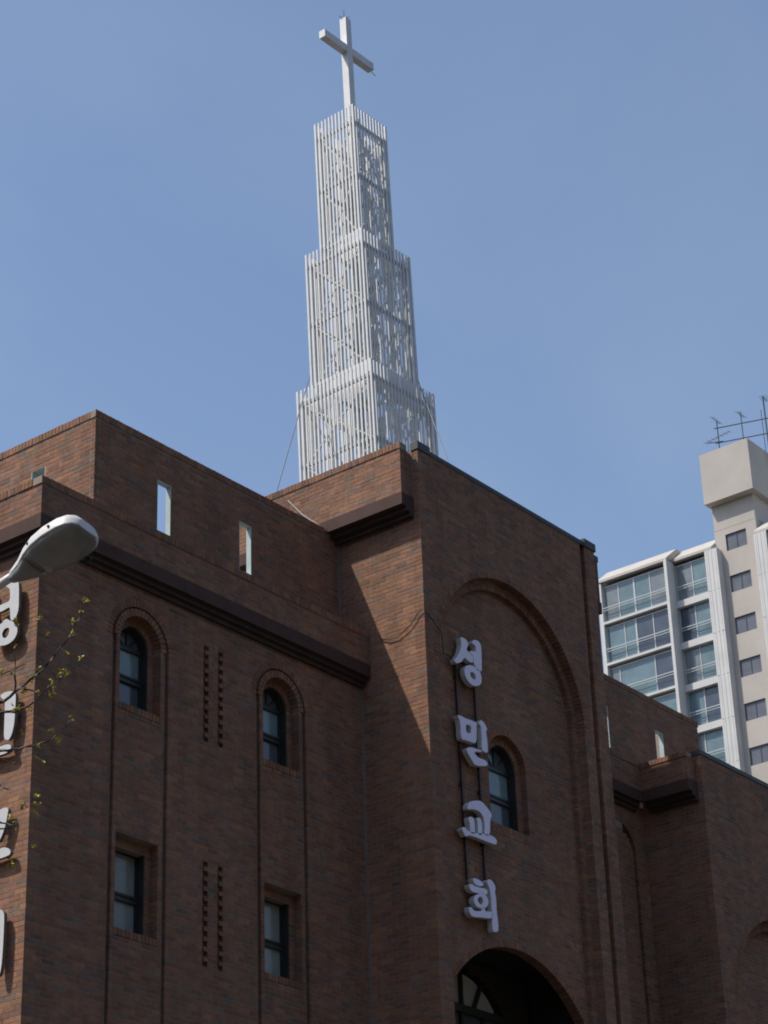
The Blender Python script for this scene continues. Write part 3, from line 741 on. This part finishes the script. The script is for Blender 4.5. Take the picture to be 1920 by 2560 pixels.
at_ = me.attributes.new('brick_tone', 'FLOAT_COLOR', 'POINT')
cc = np.ones((n * 8, 4), np.float32); cc[:, :3] = np.repeat(cols, 8, axis=0)
at_.data.foreach_set('color', cc.reshape(-1))
me.materials.append(M['brick'])
me.validate()
tag(put('brickwork', me, church), kind='stuff')
print('bricks', len(A))
# ------------------------------------------------------------------ lattice steeple
SK = 0.0218; SA = -0.0299
def sc(z): return (27.06 - 0.611 * SK * (z - 17), 21.1102 + 0.792 * SK * (z - 17))
def sp(dx, dy, z):
    c, s = math.cos(SA), math.sin(SA); x, y = sc(z)
    return Vector((x + c * dx - s * dy, y + s * dx + c * dy, z))
def spc(dx, dy, z): return sp(dx + 0.03, dy, z)
steeple = empty('steeple', (27.06, 21.11, 16.15), 'white three-tier lattice steeple of upright tubes standing on the church roof', 'steeple')
TIERS = [(0.4757, 22.30, 25.54, 12, (25.20, 24.05, 22.80)), (0.6688, 19.40, 22.67, 16, (22.41, 21.20, 19.98)), (0.8499, 16.20, 19.85, 20, (19.58, 18.38, 17.00))]
sw = 0.044
for (h, z0, z1, n, rings) in TIERS:
    hs = h - sw / 2
    a, b = sp(0, 0, z0), sp(0, 0, z1)
    mid = (a + b) / 2
    c, s = math.cos(SA), math.sin(SA)
    def slat_mesh(wx, wy):
        q = []
        for e in (a - mid, b - mid):
            for dx, dy in ((-1, -1), (1, -1), (1, 1), (-1, 1)):
                dx *= wx / 2; dy *= wy / 2
                q.append(e + Vector((c * dx - s * dy, s * dx + c * dy, 0)))
        return MB().hexa(q).mesh('slat', M['white'])
    mx, my, mc = slat_mesh(.034, .022), slat_mesh(.022, .034), slat_mesh(.040, .040)
    pos = []
    for k in range(n):
        t = -hs + 2 * hs * k / (n - 1)
        if 0 < k < n - 1: pos += [(t, -hs, mx), (t, hs, mx), (-hs, t, my), (hs, t, my)]
        else: pos += [(t, -hs, mc), (t, hs, mc)]
    for dx, dy, me in pos:
        o = bpy.data.objects.new('slat', me); COL.objects.link(o); o.parent = steeple
        o.location = mid + (sp(dx, dy, mid.z) - sp(0, 0, mid.z)) - steeple.location
    hr = h - sw - 0.012
    for z in rings:
        m = MB()
        cs = [(-hr, -hr), (hr, -hr), (hr, hr), (-hr, hr)]
        for i in range(4):
            m.bar(sp(*cs[i], z), sp(*cs[(i + 1) % 4], z), 0.05, 0.06)
        m.bar(sp(-hr, -hr, z), sp(hr, hr, z), 0.03, 0.03)
        m.build('ring_frame', M['inner_shade'], steeple)
    m = MB()
    for dx, dy in ((-1, -1), (1, -1), (1, 1), (-1, 1)):
        k = hr - 0.035
        MB().bar(sp(dx * k, dy * k, z0), sp(dx * k, dy * k, z1 - 0.2), 0.065, 0.065).build('corner_post', M['inner_shade'], steeple)
    for i in range(4):
        k = hr - 0.03
        cs = [(-k, -k), (k, -k), (k, k), (-k, k)]
        p, r = cs[i], cs[(i + 1) % 4]
        m = MB()
        for za, zb in ((rings[1], rings[0]), (rings[2], rings[1])):
            m.bar(sp(*p, za), sp(*r, zb), 0.034, 0.034); m.bar(sp(*r, za), sp(*p, zb), 0.030, 0.030)
        m.build('cross_brace', M['white'], steeple)
for a, b in (((26.19, 21.71, 20.05), (24.5, 21.07, 16.82)), ((27.67, 20.50, 20.15), (25.78, 18.50, 16.84)), ((27.7, 21.75, 20.1), (29.2, 23.9, 16.2))):
    MB().tube([a, b], 0.009, 5).build('guy_cable', M['cable'], steeple)

cross = empty('roof_cross', sp(0, 0, 24.1), 'plain white cross with a lightning rod at the very top of the steeple', 'cross')
w = 0.074
zt = 28.02
def cb(x0, x1, y0, y1, z0, z1):
    q = []
    for z in (z0, z1):
        for dx, dy in ((x0, y0), (x1, y0), (x1, y1), (x0, y1)): q.append(spc(dx, dy, z))
    return q
MB().hexa(cb(-w, w, -w, w, 24.1, zt)).build('upright', M['white'], cross)
za, zb = 27.20, 27.36
m = MB(); m.hexa(cb(-0.70, -w - 0.001, -w * .95, w * .95, za, zb)); m.hexa(cb(w + 0.001, 0.69, -w * .95, w * .95, za, zb))
m.build('crossbar', M['white'], cross)
m = MB(); t0 = spc(-0.03, 0.0, zt); m.tube([t0, t0 + Vector((0, 0, 0.24))], [0.012, 0.005], 5)
m.tube([t0 + Vector((0, 0, 0.03)), t0 + Vector((0.10, -0.05, 0.09))], 0.006, 5); m.tube([t0 + Vector((0, 0, 0.02)), t0 + Vector((-0.09, 0.05, 0.05))], 0.006, 5)
m.build('lightning_rod', M['cable'], cross)
m = MB(); e = spc(0.69, 0, za); m.tube([e, e + Vector((0.09, -0.04, -0.07))], 0.006, 5); m.build('wire_end', M['cable'], cross)

# ------------------------------------------------------------------ signs
from mathutils.geometry import tessellate_polygon
def smooth(P):
    out = []
    n = len(P)
    for i in range(n):
        a = P[i]; b = P[(i + 1) % n]
        out += [(a[0] * .78 + b[0] * .22, a[1] * .78 + b[1] * .22), (a[0] * .22 + b[0] * .78, a[1] * .22 + b[1] * .78)]
    return out
def glyph(m, outl, hole, fr, pl, th):
    """a solid stroke: face at wall coordinate pl, th deep"""
    loops = [smooth(outl)] + ([smooth(hole)] if hole else [])
    P = lambda q, n: (q[0], pl + n, q[1]) if fr == 'F' else (pl + n, q[0], q[1])
    flat = [q for l in loops for q in l]
    tris = tessellate_polygon([[Vector((q[0], q[1], 0)) for q in l] for l in loops])
    b = len(m.v); k = len(flat)
    bv = 0.006
    # slightly rounded rim: the face is drawn in by a few millimetres
    cx = sum(q[0] for q in loops[0]) / len(loops[0]); cz = sum(q[1] for q in loops[0]) / len(loops[0])
    m.v += [P(q, 0) for q in flat] + [P(q, th) for q in flat]
    nf0 = len(m.f)
    for t in tris:
        m.f.append(tuple(b + i for i in t)); m.face.append(len(m.f) - 1); m.f.append(tuple(b + k + i for i in reversed(t)))
    o = b
    for l in loops:
        n = len(l)
        for i in range(n): m.f.append((o + i, o + (i + 1) % n, o + k + (i + 1) % n, o + k + i))
        o += n
HANGUL = {'seong': '성', 'min': '민', 'gyo': '교', 'hoe': '회'}
sg = empty('church_sign', (25.86, 18.50, 10.1), 'white upright Korean letters on two dark rails beside the arched window of the entrance bay', 'sign', 'church name signs')
for k, strokes in FRONT.items():
    m = MB(); m.face = []
    for ol, ho in strokes: glyph(m, ol, ho, 'F', 18.40, 0.088)
    o = m.build('letter', M['signs'], sg); o.data.materials.append(M['sign'])
    for i in m.face: o.data.polygons[i].material_index = 1
    o['label'] = 'letter ' + HANGUL[k]
for x0, x1 in ((25.603, 25.646), (26.072, 26.09)):
    m = MB(); m.bar((x0, 18.505, 13.53), (x1, 18.505, 10.2), 0.038, 0.03)
    for z in (13.3, 12.5, 11.6, 10.8): m.box(x0 - .02, x0 + .03, 18.52, 18.546, z, z + .05)
    m.build('rail', M['rail'], sg)
MB().tube([(25.30, 18.50, 13.62), (25.42, 18.47, 13.60), (25.52, 18.46, 13.52), (25.60, 18.47, 13.40)], 0.007, 5).build('cable', M['wire'], sg)
sg2 = empty('church_sign', (18.0, 20.3, 8.0), 'white upright Korean letters on the sunlit side wall behind the twigs', 'sign', 'church name signs')
for k, strokes in SIDE.items():
    m = MB(); m.face = []
    for ol, ho in strokes: glyph(m, ol, ho, 'S', 17.985, 0.05)
    o = m.build('letter', M['signd'], sg2); o.data.materials.append(M['signw'])
    for i in m.face: o.data.polygons[i].material_index = 1
    o['label'] = 'letter ' + HANGUL[k]
for y in (20.25, 20.55):
    MB().box(18.06, 18.094, y, y + .035, 7.0, 12.6).build('rail', M['rail'], sg2)

wv = MB().tube([(24.622, 19.16, 13.87), (24.616, 19.10, 13.80), (24.612, 18.99, 13.752), (24.612, 18.81, 13.746), (24.612, 18.69, 13.80), (24.612, 18.60, 13.84), (24.612, 18.483, 13.94), (24.612, 18.435, 14.003), (24.612, 18.36, 14.04), (24.605, 18.30, 14.03), (24.70, 18.29, 13.98), (25.0, 18.295, 13.80), (25.3, 18.49, 13.63)], 0.007, 5)
tag(wv.build('power_cable', M['wire']), 'thin black cable sagging across the sunlit side of the entrance bay', 'cable')
pv = MB().tube([(24.334, 20.66, 16.55), (24.330, 20.378, 16.211), (24.330, 20.103, 15.96), (24.32, 19.90, 15.77)], 0.012, 5)
tag(pv.build('thin_pipe', M['pipe']), 'thin pale pipe leaning across the upper parapet of the entrance bay', 'pipe')

# ------------------------------------------------------------------ street lamp
NK = Vector((7.868, 8.705, 5.578)); ax = Vector((0.072, -0.972, 0.222)).normalized()
lat = ax.cross(Vector((0, 0, 1))).normalized()
if lat.x < 0: lat = -lat
upv = lat.cross(ax).normalized()
if upv.z < 0: upv = -upv
rl = math.radians(-9)
lat, upv = (lat * math.cos(rl) + upv * math.sin(rl)), (upv * math.cos(rl) - lat * math.sin(rl))
LL = 0.56
ST = [(0, .030, .030), (.05, .040, .036), (.16, .062, .052), (.30, .104, .074), (.45, .134, .092), (.62, .148, .100), (.80, .146, .098), (.90, .132, .092), (.96, .110, .078), (1.0, .070, .048)]
lamp = empty('street_lamp', (7.70, 10.60, -1.6), 'grey-white cobra-head street lamp reaching in front of the brick corner', 'street lamp')
def LP(s, a, b): return NK + ax * (s * LL) + lat * a + upv * b
def loft(secs, closed=True):
    m = MB(); n = len(secs[0])
    for sct in secs: m.v += [tuple(q) for q in sct]
    for i in range(len(secs) - 1):
        for k in range(n if closed else n - 1):
            a = i * n + k; b = i * n + (k + 1) % n
            m.f.append((a, b, b + n, a + n))
    m.f.append(tuple(range(n))[::-1]); e = (len(secs) - 1) * n; m.f.append(tuple(e + k for k in range(n)))
    return m
nn = 20
sec = []
for s, w_, h_ in ST:
    r = []
    for k in range(nn + 1):
        t = math.pi * k / nn
        cx_ = math.copysign(abs(math.cos(t)) ** 0.62, math.cos(t)); sx_ = math.sin(t) ** 0.62
        r.append(LP(s, w_ * cx_, h_ * sx_))
    r.append(LP(s, -w_, -0.012)); r.append(LP(s, w_, -0.012))
    sec.append(r)
hood = loft(sec).build('hood', M['lamp'], lamp, smooth=False)
for p in hood.data.polygons: p.use_smooth = len(p.vertices) == 4
sec = []
for s, w_, h_ in ST[3:]:
    f_ = math.sin(math.pi * min(1, max(0.10, (s - 0.24) / 0.78))) ** 0.6
    sec.append([LP(s, (w_ - .007) * math.cos(math.pi * k / nn), -0.0125 - 0.068 * f_ * math.sin(math.pi * k / nn)) for k in range(nn + 1)])
loft(sec).build('bowl', M['lens'], lamp, smooth=True)
sec = []
for s, w_, h_ in ((-.02, .030, .026), (.05, .038, .040), (.14, .055, .055), (.22, .076, .058), (.30, .094, .044)):
    sec.append([LP(s, w_ * math.cos(math.pi * k / nn), -0.0122 - h_ * math.sin(math.pi * k / nn)) for k in range(nn + 1)])
loft(sec).build('gear_cover', M['lens'], lamp, smooth=True)
for s in (0.40, 0.72):
    w_ = np.interp(s, [q[0] for q in ST], [q[1] for q in ST])
    c = LP(s, -w_ - 0.002, 0.026); MB().box(c.x - .006, c.x + .006, c.y - .006, c.y + .006, c.z - .006, c.z + .006).build('screw', M['wire'], lamp)
c = LP(0.74, 0.118, -0.085); MB().bar(c, c + ax * 0.06, 0.018, 0.014).build('latch', M['wire'], lamp)
pts = [LP(0.06, 0, 0), LP(-0.12, 0, 0), LP(-0.6, 0, -.02), LP(-1.6, 0, -.10), LP(-2.8, 0, -.32), Vector((7.70, 10.60, 4.55))]
MB().tube(pts, [.026, .026, .027, .028, .03, .03], 10).build('arm', M['lamp'], lamp, smooth=True)
MB().tube([(7.70, 10.60, 4.75), (7.70, 10.60, 1.5), (7.70, 10.60, -1.6)], [.05, .065, .085], 12).build('pole', M['lamp'], lamp, smooth=True)

# ------------------------------------------------------------------ roadside tree with opening buds
tree = empty('young_tree', (7.3, 9.45, -1.6), 'thin-twigged tree with opening yellow-green buds reaching in from the left', 'tree')
trunk = [(7.3, 9.45, -1.6), (7.33, 9.42, 0.4), (7.28, 9.36, 1.82), (7.22, 9.16, 2.93), (7.21, 8.95, 3.5), (7.07, 8.82, 4.09), (7.02, 8.80, 4.8)]
MB().tube(trunk, [.10, .085, .07, .055, .042, .03, .015], 9).build('trunk', M['bark'], tree, smooth=True)
def fine(P):
    P = [Vector(q) for q in P]; out = [P[0]]
    for a, b in zip(P, P[1:]):
        out.append(a.lerp(b, 0.5) + Vector(rng.normal(0, 0.004, 3))); out.append(b)
    return out
for k, P in TWIGS.items():
    q = fine(P); n = len(q)
    r0 = {'A': .010, 'B': .0085, 'C': .0085, 'E': .008}.get(k, .0045)
    MB().tube(q, [r0 * (1 - i / n) ** 1.3 + 0.0020 for i in range(n)], 6).build('branch', M['bark'], tree, smooth=True)
LM = []
for v in range(5):
    m = MB()
    for j in range(7):
        ph = rng.uniform(0, 6.28); el = rng.uniform(-.5, 1.3); L_ = rng.uniform(.014, .028); w_ = L_ * rng.uniform(.28, .45)
        d = Vector((math.cos(ph) * math.cos(el), math.sin(ph) * math.cos(el), math.sin(el)))
        r = d.cross(Vector(rng.normal(0, 1, 3))).normalized(); u = r.cross(d)
        o = Vector(rng.normal(0, .0055, 3)); b = len(m.v)
        m.v += [tuple(o), tuple(o + d * L_ * .5 + r * w_ + u * .004), tuple(o + d * L_), tuple(o + d * L_ * .5 - r * w_ + u * .004), tuple(o + d * L_ * .5 - u * .003)]
        m.f += [(b, b + 1, b + 4), (b + 1, b + 2, b + 4), (b + 2, b + 3, b + 4), (b + 3, b, b + 4)]
    me = bpy.data.meshes.new('leaf_cluster'); me.from_pydata(m.v, [], m.f); me.materials.append(M['leaf']); LM.append(me)
for i, q in enumerate(LEAVES):
    for j in range(1):
        o = bpy.data.objects.new('leaf_cluster', LM[(i + j) % 5]); COL.objects.link(o); o.parent = tree
        o.location = Vector(q) - tree.location + Vector(rng.normal(0, .012, 3)) * (1 if j else 0.3)
        o.rotation_euler = tuple(rng.uniform(0, 6.28, 3)); s = rng.uniform(.75, 1.2); o.scale = (s, s, s)
# ------------------------------------------------------------------ apartment tower behind
apt = empty('apartment_building', (107.0, 58.0, -1.6), 'tall white and beige apartment tower with glazed balconies behind the church', 'building')
PIT = 2.665
body = MB()
body.box(107.75, 120, 61.56, 66.48, -1.6, 58.62)
body.box(108.45, 120, 58.52, 61.555, -1.6, 58.9)
body.box(108.45, 120, 40.0, 56.03, -1.6, 58.9)
body.build('wall', M['aptb'], apt)
tw = MB()
def swall(x, y0, y1, z0, z1, holes, mb, th=0.3):
    zs = sorted({z0, z1, *[h[2] for h in holes], *[h[3] for h in holes]})
    for a, b in zip(zs, zs[1:]):
        if b <= z0 or a >= z1: continue
        sgs = cut(y0, y1, [(h[0], h[1]) if h[2] < (a + b) / 2 < h[3] else None for h in holes])
        for c, d in sgs: mb.box(x, x + th, c, d, a, b)
sh = []
for k in range(9):
    zt_ = 59.60 - k * 2.685
    sh.append((56.74, 58.13, zt_ - 1.07, zt_))
swall(108.2, 56.04, 58.84, -1.6, 60.02, sh, tw)
tw.box(108.215, 111.6, 56.05, 58.83, 60.05, 61.64)
tw.box(108.55, 111.6, 56.06, 58.82, -1.6, 60.0)
tw.box(108.19, 111.6, 56.03, 58.85, 60.02, 60.05)
tw.build('stair_tower', M['aptb'], apt)
for (y0, y1, z0, z1) in sh:
    m = MB(); t = .05
    m.box(108.28, 108.34, y0, y0 + t, z0, z1); m.box(108.28, 108.34, y1 - t, y1, z0, z1)
    m.box(108.28, 108.34, y0 + t, y1 - t, z0, z0 + t); m.box(108.28, 108.34, y0 + t, y1 - t, z1 - t, z1)
    m.box(108.275, 108.33, (y0 + y1) / 2 - .025, (y0 + y1) / 2 + .025, z0 + t, z1 - t)
    w_ = m.build('window', M['ag3'], apt)
    MB().box(108.31, 108.32, y0 + t, y1 - t, z0 + t, z1 - t).build('pane', M['ag4'], w_)
bx = MB(); bx.box(107.6, 112.2, 55.66, 58.98, 61.65, 64.98); bx.build('roof_box', M['aptb'], apt)

def balcony(x, y0, y1, z0, z1, panes, rail=True):
    """a glazed balcony: aluminium frame, sliding panes, two guard rails"""
    m = MB(); t = .06; xg = x + .26
    m.box(xg, xg + .07, y0, y1, z1 - .08, z1); m.box(xg, xg + .07, y0, y1, z0, z0 + .06)
    edges = [y0] + [y0 + (y1 - y0) * f for f, _ in panes[:-1]] + [y1]
    for i, e in enumerate(edges):
        tt = .11 if (len(edges) > 4 and i == 2) else t
        a = max(y0, e - tt / 2); b = min(y1, e + tt / 2)
        m.box(xg - .01, xg + .06, a, b, z0 + .06, z1 - .08)
    w_ = m.build('balcony_window', M['afr'], apt)
    for (a, b), (_, mt) in zip(zip(edges, edges[1:]), panes):
        MB().box(xg + .025, xg + .035, a + t / 2, b - t / 2, z0 + .06, z1 - .08).build('pane', M[mt], w_)
    if rail:
        r = MB()
        r.box(x + .03, x + .07, y0 + .02, y1 - .02, z0 + .86, z0 + .91); r.box(x + .03, x + .06, y0 + .02, y1 - .02, z0 + .70, z0 + .735)
        r.build('railing', M['afr'], w_)
rows1 = [[(.27, 'ag2'), (.52, 'ag1'), (.77, 'ag1'), (1, 'ag2')],
         [(.27, 'ag3'), (.54, 'ag3'), (.72, 'ag1'), (1, 'ag1')],
         [(.3, 'ag3'), (.85, 'ag1'), (1, 'ag2')],
         [(.45, 'ag1'), (.7, 'ag2'), (1, 'ag3')],
         [(.3, 'ag2'), (.6, 'ag1'), (1, 'ag2')], [(.5, 'ag1'), (1, 'ag3')]]
rows2 = [[(.5, 'ag1'), (1, 'ag2')], [(.52, 'ag1'), (1, 'ag3')], [(.5, 'ag1'), (1, 'ag2')], [(.5, 'ag3'), (1, 'ag1')], [(.62, 'ag1'), (1, 'ag2')], [(.5, 'ag2'), (1, 'ag1')]]
fr = MB()
zt0 = 58.42
for k in range(8):
    zt_ = zt0 - k * PIT; zb_ = zt_ - 2.40
    if k < 6:
        balcony(107.0, 61.77, 66.22, zb_ + .02, zt_, rows1[k]); balcony(107.7, 59.36, 61.55, zb_ + .15, zt_ + .13, rows2[k])
        balcony(107.7, 52.6, 55.15, zb_ + .15, zt_ + .13, [(.5, 'ag3'), (1, 'ag1')])
    MB().box(107.0, 107.74, 61.751, 66.239, zb_ - .42 + PIT - 2.40 - .0, zb_).build('balcony_slab', M['aptw'], apt)
    MB().box(107.7, 108.44, 59.351, 61.555, zb_ - .29, zb_ + .13).build('balcony_slab', M['aptw'], apt)
    MB().box(107.7, 108.44, 50.0, 55.16, zb_ - .29, zb_ + .13).build('balcony_slab', M['aptw'], apt)
fr.box(107.0, 107.745, 66.24, 66.48, -1.6, 58.6)
fr.box(106.94, 107.745, 61.56, 61.75, -1.6, 58.72)
fr.build('post', M['aptw'], apt)
def pilaster(y0, y1, ztop):
    m = MB(); n = 7
    m.box(107.66, 108.44, y0, y1, -1.6, ztop)
    ws = (y1 - y0) / n
    for k in range(n):
        if k in (2, 4): continue
        for j in range(10):
            za = ztop - (j + 1) * PIT + .03; m.box(107.643, 107.655, y0 + k * ws + .006, y0 + (k + 1) * ws - .006, za, za + PIT - .06)
    m.build('pilaster', M['aptw'], apt)
pilaster(58.50, 59.35, 58.72); pilaster(55.18, 56.02, 58.72)
# sloping roof edges
def mansard(x, y0, y1, z0, depth, rise):
    m = MB()
    m.hexa([(x - .05, y0, z0), (x - .05, y1, z0), (x + .25, y1, z0), (x + .25, y0, z0), (x - .05, y0, z0 + .16), (x - .05, y1, z0 + .16), (x + .25, y1, z0 + .16), (x + .25, y0, z0 + .16)])
    m.hexa([(x - .05, y0, z0 + .161), (x - .05, y1, z0 + .161), (x + depth + .5, y1, z0 + .161), (x + depth + .5, y0, z0 + .161), (x + depth, y0, z0 + rise), (x + depth, y1, z0 + rise), (x + depth + .5, y1, z0 + rise), (x + depth + .5, y0, z0 + rise)])
    m.build('sloping_roof', M['aptr'], apt)
mansard(107.0, 61.54, 66.50, 58.63, 1.25, 1.20)
mansard(107.72, 58.86, 61.53, 58.74, 1.25, 1.20)
mansard(107.72, 45.0, 56.0, 58.74, 1.25, 1.20)

ant = empty('antenna_rack', (109.2, 57.0, 64.98), 'dark rack of television antennas on the roof box of the apartment tower', 'antenna')
P1, P2, P3 = (109.0, 58.29), (109.45, 56.85), (109.9, 55.46)
def line(P, z): return (P[0], P[1], z)
MB().tube([line(P1, 64.99), line(P1, 67.7)], .035, 5).build('mast', M['ant'], ant)
MB().tube([line(P2, 64.99), line(P2, 68.0)], .03, 5).build('mast', M['ant'], ant)
MB().tube([line(P3, 64.0), line(P3, 68.7)], .045, 5).build('mast', M['ant'], ant)
MB().tube([(110.0, 55.75, 64.99), (110.0, 55.75, 67.95)], .02, 5).build('mast', M['ant'], ant)
for z in (67.22, 66.20):
    MB().tube([(108.95, 58.5, z), (110.05, 55.2, z)], .034, 5).build('cross_pipe', M['ant'], ant)
def yagi(c, d, n=5, L=1.1, e=.28):
    m = MB(); c = Vector(c); d = Vector(d).normalized(); m.tube([c - d * L / 2, c + d * L / 2], .022, 5)
    r = d.cross(Vector((0, 0, 1))).normalized()
    for k in range(n):
        q = c + d * (L * (k / (n - 1) - .5)); m.tube([q - r * e, q + r * e], .012, 4)
    m.build('aerial', M['ant'], ant)
yagi((109.0, 58.32, 67.75), (.3, .45, .55), 5, 1.3, .2); yagi((109.45, 56.85, 67.8), (.3, .4, .5), 5, 1.2, .2)
yagi((108.9, 58.3, 66.52), (.25, 1.0, .05), 7, 2.0, .2); yagi((110.0, 55.4, 68.6), (.9, .2, .1), 5, .9, .25)
MB().tube([(108.8, 58.9, 66.3), (109.0, 58.0, 66.2)], .03, 5).build('cross_pipe', M['ant'], ant)
